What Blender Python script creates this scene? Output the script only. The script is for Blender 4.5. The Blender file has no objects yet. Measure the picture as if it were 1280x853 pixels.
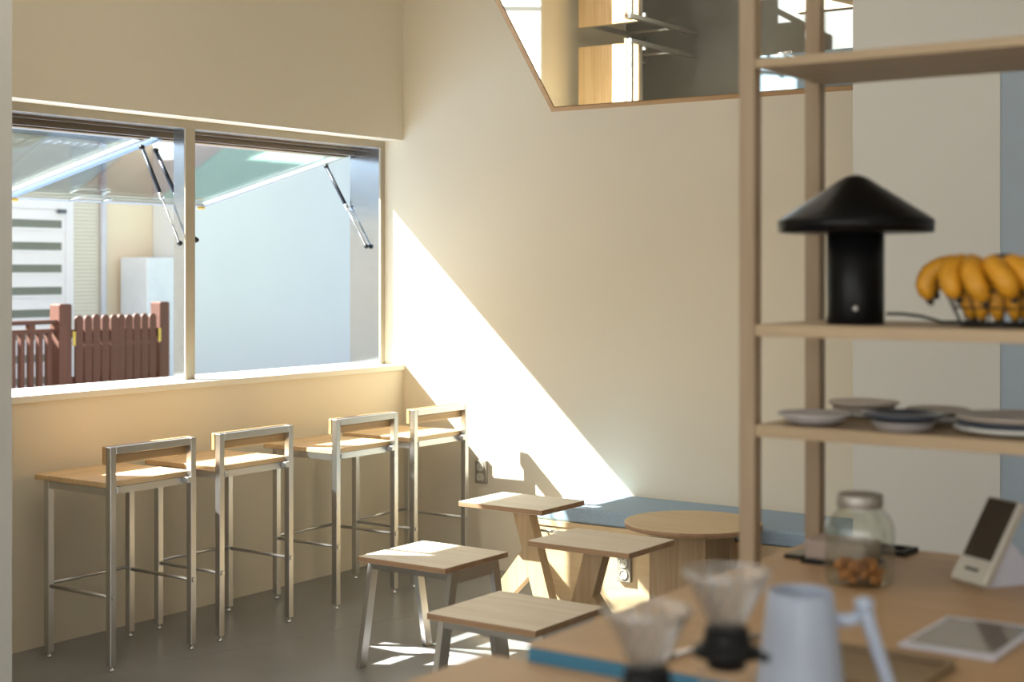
import bpy, bmesh, math, random
from mathutils import Vector, Matrix
random.seed(7)
PI = math.pi
S = bpy.context.scene
COL = S.collection

# ------------------------------------------------------------------ camera
cam_d = bpy.data.cameras.new('camera')
cam = bpy.data.objects.new('camera', cam_d); COL.objects.link(cam)
cam.location = (5.096, -6.244, 1.55)
cam.rotation_euler = (PI/2, 0, math.radians(35.056))
cam_d.sensor_width = 36.0
cam_d.lens = 36.0*1867/1280
cam_d.shift_y = -90.5/1280
cam_d.clip_start = 0.05
cam_d.dof.use_dof = True
cam_d.dof.focus_distance = 6.6
cam_d.dof.aperture_fstop = 2.4
S.camera = cam

# ------------------------------------------------------------------ sky, sun, area lights, exposure
SUN_DIR = Vector((1.0, 0.57, -0.945)).normalized()
W = bpy.data.worlds.new('sky'); S.world = W; W.use_nodes = True
wn = W.node_tree.nodes; wl = W.node_tree.links
sky = wn.new('ShaderNodeTexSky'); sky.sky_type = 'NISHITA'; sky.sun_disc = False
sky.sun_elevation = math.radians(39); sky.sun_rotation = math.atan2(-SUN_DIR.x, -SUN_DIR.y)
sky.air_density = 1.0; sky.dust_density = 2.0; sky.ozone_density = 1.0
wn['Background'].inputs['Strength'].default_value = 0.34
haze = wn.new('ShaderNodeHueSaturation'); haze.inputs['Saturation'].default_value = 0.45   # a hazy, whitish sky
wl.new(sky.outputs[0], haze.inputs['Color']); wl.new(haze.outputs[0], wn['Background'].inputs['Color'])

sun_d = bpy.data.lights.new('sun', 'SUN'); sun_d.energy = 38.0; sun_d.angle = math.radians(0.53)
sun_d.color = (1.0, 0.975, 0.94)
sun = bpy.data.objects.new('sun', sun_d); COL.objects.link(sun)
sun.location = (-20, -12, 20)
sun.rotation_euler = SUN_DIR.to_track_quat('-Z', 'Y').to_euler()

def area(name, loc, target, sx, sy, power, color):
    d = bpy.data.lights.new(name, 'AREA'); d.shape = 'RECTANGLE'; d.size = sx; d.size_y = sy
    d.energy = power; d.color = color
    o = bpy.data.objects.new(name, d); COL.objects.link(o); o.location = loc
    o.rotation_euler = (Vector(target)-Vector(loc)).to_track_quat('-Z', 'Y').to_euler()
    return o
# daylight of the shop front behind the camera, and unseen area lamps added at the ceiling as fill
area('shopfront_daylight', (4.2, -9.3, 1.7), (3.6, 0, 1.4), 5.6, 2.6, 100, (1.0, 0.97, 0.93))
area('ceiling_fill', (1.9, -3.0, 3.55), (1.9, -3.0, 0), 2.2, 2.2, 22, (1.0, 0.87, 0.70))
area('ceiling_fill', (5.2, -3.6, 3.55), (5.2, -3.6, 0), 1.6, 1.6, 8, (1.0, 0.92, 0.80))

S.view_settings.view_transform = 'Standard'; S.view_settings.look = 'None'
S.view_settings.gamma = 1.0; S.view_settings.use_curve_mapping = False
S.view_settings.exposure = 0.0
S.cycles.use_denoising = True
S.cycles.sample_clamp_indirect = 6.0
S.cycles.caustics_reflective = False; S.cycles.caustics_refractive = False
S.cycles.max_bounces = 12; S.cycles.diffuse_bounces = 5; S.cycles.glossy_bounces = 5
S.cycles.transparent_max_bounces = 24

# ------------------------------------------------------------------ materials
def srgb(r, g, b):
    f = lambda c: (c/12.92 if c <= 0.04045 else ((c+0.055)/1.055)**2.4)
    return (f(r/255), f(g/255), f(b/255), 1.0)
def base_mat(name):
    m = bpy.data.materials.new(name); m.use_nodes = True
    nt = m.node_tree; p = nt.nodes['Principled BSDF']
    return m, nt, p
def plain(name, col, rough=0.6, metal=0.0, vary=0.05, scale=6.0, bump=0.0, bscale=200.0, spec=0.5, coat=0.0):
    m, nt, p = base_mat(name)
    tc = nt.nodes.new('ShaderNodeTexCoord')
    nz = nt.nodes.new('ShaderNodeTexNoise'); nz.inputs['Scale'].default_value = scale; nz.inputs['Detail'].default_value = 4
    nt.links.new(tc.outputs['Object'], nz.inputs['Vector'])
    cr = nt.nodes.new('ShaderNodeValToRGB')
    cr.color_ramp.elements[0].position = 0.3; cr.color_ramp.elements[1].position = 0.7
    cr.color_ramp.elements[0].color = tuple(c*(1-vary) for c in col[:3])+(1,)
    cr.color_ramp.elements[1].color = tuple(min(1, c*(1+vary)) for c in col[:3])+(1,)
    nt.links.new(nz.outputs['Fac'], cr.inputs['Fac']); nt.links.new(cr.outputs['Color'], p.inputs['Base Color'])
    p.inputs['Roughness'].default_value = rough; p.inputs['Metallic'].default_value = metal
    p.inputs['Specular IOR Level'].default_value = spec; p.inputs['Coat Weight'].default_value = coat
    if bump > 0:
        n2 = nt.nodes.new('ShaderNodeTexNoise'); n2.inputs['Scale'].default_value = bscale; n2.inputs['Detail'].default_value = 3
        nt.links.new(tc.outputs['Object'], n2.inputs['Vector'])
        b = nt.nodes.new('ShaderNodeBump'); b.inputs['Strength'].default_value = bump; b.inputs['Distance'].default_value = 0.002
        nt.links.new(n2.outputs['Fac'], b.inputs['Height']); nt.links.new(b.outputs['Normal'], p.inputs['Normal'])
    return m
def wood(name, c1, c2, axis='X', rough=0.5, fine=60.0, bump=0.08):
    m, nt, p = base_mat(name)
    tc = nt.nodes.new('ShaderNodeTexCoord'); mp = nt.nodes.new('ShaderNodeMapping')
    sc = {'X': (2.2, fine, fine), 'Y': (fine, 2.2, fine), 'Z': (fine, fine, 2.2)}[axis]
    mp.inputs['Scale'].default_value = sc
    nt.links.new(tc.outputs['Object'], mp.inputs['Vector'])
    nz = nt.nodes.new('ShaderNodeTexNoise'); nz.inputs['Scale'].default_value = 1.0
    nz.inputs['Detail'].default_value = 6; nz.inputs['Distortion'].default_value = 0.6
    nt.links.new(mp.outputs['Vector'], nz.inputs['Vector'])
    mp2 = nt.nodes.new('ShaderNodeMapping')
    mp2.inputs['Scale'].default_value = tuple(0.14*s for s in sc)
    nt.links.new(tc.outputs['Object'], mp2.inputs['Vector'])
    n2 = nt.nodes.new('ShaderNodeTexNoise'); n2.inputs['Scale'].default_value = 1.0; n2.inputs['Detail'].default_value = 2
    nt.links.new(mp2.outputs['Vector'], n2.inputs['Vector'])
    mx = nt.nodes.new('ShaderNodeMath'); mx.operation = 'MULTIPLY_ADD'
    mx.inputs[1].default_value = 0.55; nt.links.new(nz.outputs['Fac'], mx.inputs[0])
    m3 = nt.nodes.new('ShaderNodeMath'); m3.operation = 'MULTIPLY'; m3.inputs[1].default_value = 0.45
    nt.links.new(n2.outputs['Fac'], m3.inputs[0]); nt.links.new(m3.outputs[0], mx.inputs[2])
    cr = nt.nodes.new('ShaderNodeValToRGB')
    cr.color_ramp.elements[0].position = 0.36; cr.color_ramp.elements[1].position = 0.62
    cr.color_ramp.elements[0].color = c2; cr.color_ramp.elements[1].color = c1
    nt.links.new(mx.outputs[0], cr.inputs['Fac']); nt.links.new(cr.outputs['Color'], p.inputs['Base Color'])
    p.inputs['Roughness'].default_value = rough
    b = nt.nodes.new('ShaderNodeBump'); b.inputs['Strength'].default_value = bump; b.inputs['Distance'].default_value = 0.001
    nt.links.new(nz.outputs['Fac'], b.inputs['Height']); nt.links.new(b.outputs['Normal'], p.inputs['Normal'])
    return m
def steel(name, col, rough=0.28, axis='Z'):
    m, nt, p = base_mat(name)
    tc = nt.nodes.new('ShaderNodeTexCoord'); mp = nt.nodes.new('ShaderNodeMapping')
    mp.inputs['Scale'].default_value = {'X': (4, 300, 300), 'Y': (300, 4, 300), 'Z': (300, 300, 4)}[axis]
    nt.links.new(tc.outputs['Object'], mp.inputs['Vector'])
    nz = nt.nodes.new('ShaderNodeTexNoise'); nz.inputs['Scale'].default_value = 1.0; nz.inputs['Detail'].default_value = 3
    nt.links.new(mp.outputs['Vector'], nz.inputs['Vector'])
    mr = nt.nodes.new('ShaderNodeMapRange'); mr.inputs['To Min'].default_value = rough*0.92; mr.inputs['To Max'].default_value = rough*1.1
    nt.links.new(nz.outputs['Fac'], mr.inputs['Value']); nt.links.new(mr.outputs[0], p.inputs['Roughness'])
    p.inputs['Base Color'].default_value = col; p.inputs['Metallic'].default_value = 1.0
    return m
def thin_glass(name, tint, f0=0.04, rough=0.0, power=5.0, frost=0.0):
    """a thin pane: clear transmission plus a Fresnel reflection by the angle of view"""
    m = bpy.data.materials.new(name); m.use_nodes = True
    nt = m.node_tree; nt.nodes.clear()
    out = nt.nodes.new('ShaderNodeOutputMaterial')
    tr = nt.nodes.new('ShaderNodeBsdfTransparent'); tr.inputs['Color'].default_value = tint
    gl = nt.nodes.new('ShaderNodeBsdfGlossy'); gl.inputs['Roughness'].default_value = rough
    geo = nt.nodes.new('ShaderNodeNewGeometry')
    dot = nt.nodes.new('ShaderNodeVectorMath'); dot.operation = 'DOT_PRODUCT'
    nt.links.new(geo.outputs['Incoming'], dot.inputs[0]); nt.links.new(geo.outputs['Normal'], dot.inputs[1])
    ab = nt.nodes.new('ShaderNodeMath'); ab.operation = 'ABSOLUTE'; nt.links.new(dot.outputs['Value'], ab.inputs[0])
    om = nt.nodes.new('ShaderNodeMath'); om.operation = 'SUBTRACT'; om.inputs[0].default_value = 1.0; om.use_clamp = True
    nt.links.new(ab.outputs[0], om.inputs[1])
    pw = nt.nodes.new('ShaderNodeMath'); pw.operation = 'POWER'; pw.inputs[1].default_value = power
    nt.links.new(om.outputs[0], pw.inputs[0])
    ma = nt.nodes.new('ShaderNodeMath'); ma.operation = 'MULTIPLY_ADD'; ma.inputs[1].default_value = 1-f0; ma.inputs[2].default_value = f0
    nt.links.new(pw.outputs[0], ma.inputs[0])
    mix = nt.nodes.new('ShaderNodeMixShader')
    nt.links.new(ma.outputs[0], mix.inputs[0]); nt.links.new(tr.outputs[0], mix.inputs[1]); nt.links.new(gl.outputs[0], mix.inputs[2])
    last = mix
    if frost > 0:                                   # slightly milky, ribbed glass scatters some light
        df = nt.nodes.new('ShaderNodeBsdfDiffuse'); df.inputs['Color'].default_value = (0.85, 0.86, 0.87, 1)
        tl = nt.nodes.new('ShaderNodeBsdfTranslucent'); tl.inputs['Color'].default_value = (0.85, 0.86, 0.87, 1)
        m0 = nt.nodes.new('ShaderNodeMixShader'); m0.inputs[0].default_value = 0.5
        nt.links.new(df.outputs[0], m0.inputs[1]); nt.links.new(tl.outputs[0], m0.inputs[2])
        m1 = nt.nodes.new('ShaderNodeMixShader'); m1.inputs[0].default_value = frost
        nt.links.new(mix.outputs[0], m1.inputs[1]); nt.links.new(m0.outputs[0], m1.inputs[2]); last = m1
    nt.links.new(last.outputs[0], out.inputs['Surface'])
    return m

cream = plain('cream_wall_paint', (0.77, 0.695, 0.555), 0.75, vary=0.015, scale=1.2, bump=0.05, bscale=260)
grey_paint = plain('grey_white_wall_paint', (0.66, 0.65, 0.605), 0.8, vary=0.02, scale=1.0, bump=0.05, bscale=260)
white_board = plain('white_ledge_lacquer', (0.80, 0.76, 0.66), 0.45, vary=0.01)
blue_grey_paint = plain('pale_blue_grey_door_paint', (0.33, 0.40, 0.47), 0.45, vary=0.02)
ceil_paint = plain('ceiling_paint', (0.80, 0.76, 0.68), 0.85, vary=0.01)
floor_m = plain('grey_resin_floor', (0.245, 0.245, 0.245), 0.30, vary=0.12, scale=2.3, bump=0.03, bscale=60)
joint_m = plain('pale_floor_joint', (0.30, 0.285, 0.26), 0.6)
stainless = steel('brushed_stainless_steel', (0.60, 0.59, 0.57, 1), 0.34)
stainless_bright = steel('polished_stainless_lining', (0.42, 0.47, 0.53, 1), 0.18)
frame_beige = plain('beige_powder_coated_frame', (0.46, 0.40, 0.31), 0.45)
frame_brown = steel('bronze_anodised_channel', (0.30, 0.25, 0.20, 1), 0.35, 'Y')
alu = plain('white_aluminium_rail', (0.26, 0.27, 0.275), 0.4, metal=0.2, vary=0.02)
alu_blue = plain('grey_blue_aluminium_rail', (0.18, 0.24, 0.32), 0.35, metal=0.35, vary=0.02)
pane_m = thin_glass('greenish_window_glass', (0.93, 0.98, 0.965, 1), 0.22)
clear_glass = thin_glass('clear_vessel_glass', (0.985, 0.988, 0.99, 1), 0.10, 0.04, 3.0, 0.03)
rib_glass = thin_glass('frosted_rib_glass', (0.98, 0.985, 0.985, 1), 0.34, 0.10, 2.0, 0.14)
jar_glass = thin_glass('jar_glass', (0.90, 0.92, 0.87, 1), 0.06, 0.02, 3.0)
mirror_m = plain('silver_mirror', (0.86, 0.87, 0.85), 0.0, metal=1.0, vary=0.0)
black_metal = plain('black_painted_metal', (0.012, 0.012, 0.013), 0.35, vary=0.1)
black_gloss = plain('black_gloss_enamel', (0.005, 0.005, 0.0055), 0.30, vary=0.1, bump=0.25, bscale=30, spec=0.15)
black_rubber = plain('black_plastic', (0.008, 0.008, 0.009), 0.5, spec=0.2)
chrome = plain('chrome', (0.75, 0.75, 0.76), 0.12, metal=1.0, vary=0.0)
strut_dark = plain('gas_strut_barrel', (0.045, 0.05, 0.065), 0.3, metal=0.3)
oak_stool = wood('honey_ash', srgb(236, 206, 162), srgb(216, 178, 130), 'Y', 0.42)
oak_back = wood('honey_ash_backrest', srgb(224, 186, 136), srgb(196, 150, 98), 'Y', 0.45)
ply_top = wood('pale_birch_ply', srgb(230, 217, 197), srgb(214, 199, 176), 'X', 0.5, 45)
ply_edge = wood('birch_ply_edge', srgb(184, 148, 114), srgb(154, 118, 86), 'X', 0.6, 140)
post_wood = wood('ash_post', srgb(214, 186, 148), srgb(192, 158, 116), 'Z', 0.5, 40)
bench_wood = wood('oak_veneer_panel', srgb(222, 196, 158), srgb(208, 178, 136), 'X', 0.5, 30)
round_wood = wood('oak_veneer_upright', srgb(200, 172, 136), srgb(170, 140, 104), 'Z', 0.5, 46)
round_top = wood('oak_veneer_top', srgb(218, 194, 154), srgb(205, 179, 138), 'X', 0.5, 30)
counter_wood = wood('oak_counter_top', srgb(188, 156, 118), srgb(172, 140, 103), 'X', 0.42, 26)
shelf_wood = wood('oak_shelf', srgb(182, 161, 130), srgb(166, 144, 113), 'X', 0.55, 30)
shelf_post_m = wood('oak_shelf_post', srgb(170, 150, 124), srgb(154, 132, 106), 'Z', 0.55, 30)
mirror_trim_m = wood('oak_mirror_trim', srgb(200, 162, 118), srgb(180, 140, 98), 'X', 0.55, 30)
blue_paint = plain('teal_blue_panel', srgb(52, 112, 140), 0.5, vary=0.03)
blue_fabric = plain('blue_woven_fabric', srgb(158, 179, 198), 0.9, vary=0.10, scale=120, bump=0.5, bscale=700)
outlet_m = plain('grey_socket_plate', (0.30, 0.265, 0.215), 0.4)
outlet_face = plain('ivory_socket_face', (0.60, 0.56, 0.46), 0.4)
dark_hole = plain('socket_hole', (0.02, 0.02, 0.02), 0.8)
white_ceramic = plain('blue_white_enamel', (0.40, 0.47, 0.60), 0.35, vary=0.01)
white_plastic = plain('white_plastic', (0.62, 0.64, 0.74), 0.4, vary=0.01)
silver_plastic = plain('silver_bezel', (0.62, 0.60, 0.54), 0.3, metal=0.3, vary=0.01)
screen_m = plain('dark_glass_screen', (0.055, 0.045, 0.034), 0.08, vary=0.02)
tablet_screen = plain('tablet_screen', (0.22, 0.20, 0.185), 0.06, vary=0.02)
taupe = plain('taupe_box', (0.36, 0.29, 0.25), 0.6)
banana_m = plain('banana_skin', srgb(204, 144, 28), 0.5, vary=0.12, scale=26)
banana_tip = plain('banana_tip', srgb(52, 40, 24), 0.7)
banana_green = plain('banana_stalk', srgb(150, 140, 44), 0.6, vary=0.15, scale=30)
plate_beige = plain('beige_stoneware', (0.44, 0.38, 0.32), 0.35, vary=0.06, scale=40)
plate_grey = plain('grey_stoneware', (0.42, 0.40, 0.40), 0.3, vary=0.06, scale=40)
plate_navy = plain('navy_stoneware', (0.045, 0.06, 0.09), 0.25, vary=0.1, scale=40)
plate_white = plain('white_stoneware', (0.70, 0.71, 0.68), 0.3, vary=0.03, scale=40)
cookie_m = plain('brown_biscuit', srgb(168, 112, 62), 0.8, vary=0.25, scale=50)
lid_m = plain('grey_tin_lid', (0.42, 0.40, 0.37), 0.5, metal=0.8, vary=0.04)
tray_m = wood('dark_tray_wood', srgb(146, 128, 100), srgb(122, 104, 80), 'X', 0.4, 30)
house_beige = plain('beige_render', srgb(232, 216, 190), 0.9, vary=0.02, scale=1, bump=0.1, bscale=120)
house_white = plain('white_render', srgb(226, 228, 226), 0.9, vary=0.02, scale=0.8, bump=0.1, bscale=120)
house_door = plain('white_door_paint', srgb(236, 232, 232), 0.5, vary=0.01)
house_glass = plain('greenish_door_glass', srgb(120, 124, 112), 0.2, vary=0.06)
siding_m = plain('cream_siding', srgb(222, 216, 200), 0.8, vary=0.02)
pipe_m = plain('pale_grey_pipe', srgb(206, 208, 216), 0.5)
box_m = plain('pale_utility_box', srgb(228, 232, 234), 0.5)
roof_m = plain('grey_roof_edge', (0.30, 0.31, 0.33), 0.7)
fence_m = wood('brown_stained_pine', srgb(88, 49, 30), srgb(70, 37, 23), 'Z', 0.65, 34)
fence_rail_m = wood('brown_stained_rail', srgb(88, 49, 30), srgb(70, 37, 23), 'Y', 0.65, 34)
brass = plain('yellow_brass', srgb(190, 160, 74), 0.4, metal=0.4)
asphalt = plain('blue_grey_paving', srgb(134, 152, 176), 0.8, vary=0.08, scale=3)
red_lane = plain('red_paving', srgb(168, 120, 114), 0.8, vary=0.06, scale=3)
green_lane = plain('green_paving', srgb(126, 168, 148), 0.8, vary=0.06, scale=3)
iron = plain('grey_cast_iron', srgb(96, 102, 108), 0.6)

# ------------------------------------------------------------------ mesh helpers
def new_bm(): return bmesh.new()
def box(bm, x0, x1, y0, y1, z0, z1, bev=0.0, seg=1, rot=None, pivot=None, mi=0):
    vs = [bm.verts.new((x, y, z)) for x in (x0, x1) for y in (y0, y1) for z in (z0, z1)]
    q = [(0, 1, 3, 2), (4, 6, 7, 5), (0, 4, 5, 1), (2, 3, 7, 6), (0, 2, 6, 4), (1, 5, 7, 3)]
    fs = [bm.faces.new([vs[i] for i in f]) for f in q]
    for f in fs: f.material_index = mi
    if rot is not None:
        pv = Vector(pivot) if pivot is not None else Vector(((x0+x1)/2, (y0+y1)/2, (z0+z1)/2))
        bmesh.ops.rotate(bm, verts=vs, cent=pv, matrix=rot)
    if bev > 0:
        es = list({e for f in fs for e in f.edges})
        bmesh.ops.bevel(bm, geom=es, offset=bev, segments=seg, affect='EDGES', profile=0.5)
    return bm
def bar(bm, a, b, w, t, up=(0, 0, 1), bev=0.0):
    """square section bar from a to b; w across (perp. to up), t along up"""
    a = Vector(a); b = Vector(b); d = (b-a); L = d.length; d.normalize()
    u = Vector(up); s = d.cross(u).normalized(); u2 = s.cross(d).normalized()
    vs = []
    for p in (a, b):
        for i, j in ((-1, -1), (1, -1), (1, 1), (-1, 1)):
            vs.append(bm.verts.new(p+s*(i*w/2)+u2*(j*t/2)))
    fs = [bm.faces.new([vs[i] for i in f]) for f in ((0, 1, 2, 3), (7, 6, 5, 4), (0, 4, 5, 1), (1, 5, 6, 2), (2, 6, 7, 3), (3, 7, 4, 0))]
    if bev > 0:
        es = list({e for f in fs for e in f.edges})
        bmesh.ops.bevel(bm, geom=es, offset=bev, segments=1, affect='EDGES', profile=0.5)
    return bm
def sweep(bm, pts, radii, n=10, closed=False, sy=1.0):
    pts = [Vector(p) for p in pts]
    if not hasattr(radii, '__len__'): radii = [radii]*len(pts)
    rings = []; ref = None
    m = len(pts)
    for i, p in enumerate(pts):
        if closed: d = pts[(i+1) % m]-pts[i-1]
        else: d = pts[min(i+1, m-1)]-pts[max(i-1, 0)]
        d.normalize()
        if ref is None:
            ref = Vector((0, 0, 1)) if abs(d.z) < 0.9 else Vector((1, 0, 0))
        s = d.cross(ref)
        if s.length < 1e-6: s = d.orthogonal()
        s.normalize(); u = s.cross(d).normalized(); ref = u
        rings.append([bm.verts.new(p+s*(math.cos(2*PI*k/n)*radii[i])+u*(math.sin(2*PI*k/n)*radii[i]*sy)) for k in range(n)])
    rng = range(m) if closed else range(m-1)
    for i in rng:
        A = rings[i]; B = rings[(i+1) % m]
        for k in range(n):
            f = bm.faces.new((A[k], A[(k+1) % n], B[(k+1) % n], B[k])); f.smooth = True
    if not closed:
        bm.faces.new(rings[0][::-1]); bm.faces.new(rings[-1])
    return bm
def tube(bm, a, b, r, n=12): return sweep(bm, [a, b], r, n)
def lathe(bm, c, prof, n=32, sq=None, cap=True):
    """prof: list of (r, z); sq = exponent for a rounded-square section"""
    rings = []
    for r, z in prof:
        ring = []
        for k in range(n):
            a = 2*PI*k/n; ca, sa = math.cos(a), math.sin(a)
            q = 1.0
            if sq: q = (abs(ca)**sq+abs(sa)**sq)**(-1.0/sq)
            ring.append(bm.verts.new((c[0]+r*ca*q, c[1]+r*sa*q, c[2]+z)))
        rings.append(ring)
    for A, B in zip(rings, rings[1:]):
        for k in range(n):
            f = bm.faces.new((A[k], A[(k+1) % n], B[(k+1) % n], B[k])); f.smooth = True
    if cap:
        bm.faces.new(rings[0][::-1]); bm.faces.new(rings[-1])
    return bm
def prism(bm, poly, axis, a, b):
    """extrude a 2-D polygon: axis 'x' (poly=(y,z)), 'y' (poly=(x,z)), 'z' (poly=(x,y))"""
    mk = {'x': lambda p, t: (t, p[0], p[1]), 'y': lambda p, t: (p[0], t, p[1]), 'z': lambda p, t: (p[0], p[1], t)}[axis]
    A = [bm.verts.new(mk(p, a)) for p in poly]; B = [bm.verts.new(mk(p, b)) for p in poly]
    n = len(poly)
    bm.faces.new(A[::-1]); bm.faces.new(B)
    for k in range(n): bm.faces.new((A[k], A[(k+1) % n], B[(k+1) % n], B[k]))
    return bm
def base_of(parent):
    v = Vector((0, 0, 0)); o = parent
    while o is not None: v += o.location; o = o.parent
    return v
def obj(name, bm, mat, parent=None, origin=None):
    """link ONE mesh object; coordinates in bm are world coordinates (before any turning of the thing)"""
    off = base_of(parent) if parent is not None else (Vector(origin) if origin is not None else Vector((0, 0, 0)))
    bmesh.ops.translate(bm, verts=bm.verts, vec=-off)
    bmesh.ops.recalc_face_normals(bm, faces=bm.faces)
    me = bpy.data.meshes.new(name); bm.to_mesh(me); bm.free()
    for m in (mat if isinstance(mat, (list, tuple)) else [mat]): me.materials.append(m)
    o = bpy.data.objects.new(name, me); COL.objects.link(o)
    if parent is not None: o.parent = parent
    elif origin is not None: o.location = origin
    return o
def tag(o, label, cat, group=None):
    o['label'] = label; o['category'] = cat
    if group: o['group'] = group
    return o
def thing(name, label, cat, loc, group=None):
    o = bpy.data.objects.new(name, None); COL.objects.link(o); o.location = loc; o.empty_display_size = 0.05
    return tag(o, label, cat, group)
def struct(name, bm, mat, origin=None):
    o = obj(name, bm, mat, None, origin); o['kind'] = 'structure'; return o
def struct_empty(name, loc):
    o = bpy.data.objects.new(name, None); COL.objects.link(o); o.location = loc; o['kind'] = 'structure'; return o
def dup(root, loc, rotz, label):
    r = root.copy(); COL.objects.link(r); r.location = loc; r.rotation_euler = (0, 0, rotz); r['label'] = label
    for ch in list(root.children):
        c = ch.copy(); COL.objects.link(c); c.parent = r
        for g in list(ch.children):
            d = g.copy(); COL.objects.link(d); d.parent = c
    return r
def B(*a, **k): return box(new_bm(), *a, **k)
def edge_mat(o):
    """second material slot on the vertical faces (ply edge)"""
    for p in o.data.polygons:
        if abs(p.normal.z) < 0.5: p.material_index = 1

# ------------------------------------------------------------------ setting: floor, walls, ceiling
XR, YF, ZC = 8.0, -9.5, 3.6
fl = struct('floor', B(-0.0, XR, YF, 0.0, -0.12, -0.0005), joint_m)
gx = lambda y: 0.51+(y+2.577)*0.259          # the saw cut that runs past the bar stools
def slab(pl):
    bm = new_bm(); prism(bm, pl, 'z', -0.02, 0.0); o = obj('floor_slab', bm, floor_m, fl); return o
g = 0.0014
slab([(0.0, YF), (gx(YF)-g, YF), (gx(0)-g, 0.0), (0.0, 0.0)] if gx(YF) > 0 else [(0.0, -4.4), (gx(-4.4)-g+0.0, -4.4), (gx(0)-g, 0.0), (0.0, 0.0)])
slab([(max(0.0, gx(-4.4))+g, -4.4), (3.0, -4.4), (3.0, 0.0), (gx(0)+g, 0.0)])
slab([(0.0, YF), (3.0, YF), (3.0, -4.4-2*g), (0.0, -4.4-2*g)])
slab([(3.0+2*g, YF), (XR, YF), (XR, 0.0), (3.0+2*g, 0.0)])

Y0 = -2.73; ZS = 1.005; ZL = 2.241            # window opening
bm = new_bm()
box(bm, -0.36, 0, YF, 0, -0.12, ZS)
box(bm, -0.36, 0, YF, 0, ZL, ZC)
box(bm, -0.36, 0, YF, Y0, ZS, ZL)
struct('wall_left', bm, cream)
struct('wall_back', B(-0.36, XR, 0, 0.2, -0.12, ZC), cream)
struct('wall_right', B(XR, XR+0.2, YF, 0.2, -0.12, ZC), grey_paint)
struct('ceiling', B(-0.36, XR, YF, 0.2, ZC, ZC+0.2), ceil_paint)
bm = new_bm()
box(bm, -0.36, 0.6, YF-0.2, YF, -0.12, ZC); box(bm, 7.4, XR, YF-0.2, YF, -0.12, ZC)
box(bm, 0.6, 7.4, YF-0.2, YF, 3.05, ZC); box(bm, 0.6, 7.4, YF-0.2, YF, -0.12, 0.1)
struct('wall_front', bm, grey_paint)
# grey partition to the right with a pale blue-grey door
PX, PY = 2.956, -1.0
bm = new_bm(); box(bm, PX, 3.497, PY, PY+0.14, 0, ZC); box(bm, 3.497, 4.45, PY, PY+0.14, 2.30, ZC); box(bm, 4.45, XR, PY, PY+0.14, 0, ZC)
struct('wall_partition', bm, grey_paint)
d1 = struct_empty('door_1', (3.95, PY+0.06, 0))
obj('door_leaf', B(3.604, 4.40, PY+0.035, PY+0.09, 0.005, 2.25), blue_grey_paint, d1)
bm = new_bm(); box(bm, 3.4972, 3.603, PY+0.004, PY+0.12, 0, 2.298); box(bm, 4.405, 4.449, PY+0.02, PY+0.12, 0, 2.298); box(bm, 3.603, 4.405, PY+0.02, PY+0.12, 2.255, 2.298)
obj('door_frame', bm, blue_grey_paint, d1)
bm = new_bm(); tube(bm, (4.32, PY+0.05, 1.0), (4.32, PY+0.0, 1.0), 0.012); tube(bm, (4.32, PY+0.0, 1.0), (4.20, PY+0.0, 1.0), 0.010)
obj('door_handle', bm, chrome, d1)
# wing wall close to the lens on the left
struct('wall_return', B(0.0, 0.977, -3.42, -3.2, 0, ZC, bev=0.004), grey_paint)
# ledge board under the window
struct('trim_1', B(-0.36, 0.012, Y0, -0.0, ZS, 1.033, bev=0.002), white_board)

# ------------------------------------------------------------------ window
XF, XO = -0.13, -0.35
YM0, YM1 = -1.435, -1.375
win = struct_empty('window_1', (-0.24, -1.4, 1.033))
obj('head_frame', B(XF-0.012, XF, Y0, 0, 2.203, ZL), frame_beige, win)
obj('head_channel', B(XO, XF-0.012, Y0, 0, 2.205, ZL), frame_brown, win)
bm = new_bm(); box(bm, XO, XO+0.035, Y0, 0, 2.170, 2.205); box(bm, XO+0.10, XO+0.112, Y0, 0, 2.192, 2.205)
obj('head_rail', bm, frame_brown, win)
obj('jamb_lining', B(XO, XF-0.012, -0.032, -0.0, 1.034, 2.205), stainless_bright, win)
obj('jamb_frame', B(XF-0.012, XF, -0.034, 0, 1.034, 2.203), frame_beige, win)
obj('jamb_lining', B(XO, XF, Y0, Y0+0.03, 1.034, 2.205), stainless_bright, win)
obj('mullion', B(XF-0.012, XF, YM0, YM1, 1.034, 2.203, bev=0.002), frame_beige, win)
obj('mullion_lining', B(-0.212, XF-0.012, YM0+0.001, YM1-0.001, 1.034, 2.205), stainless_bright, win)
XH, ZH, XE, ZE = -0.355, 2.172, -1.50, 1.921       # hinge line and free edge of the open sashes
sd = Vector((XE-XH, 0, ZE-ZH)).normalized(); sn = Vector((sd.z, 0, -sd.x)) * (1 if -sd.x > 0 else -1)
if sn.z < 0: sn = -sn
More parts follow.
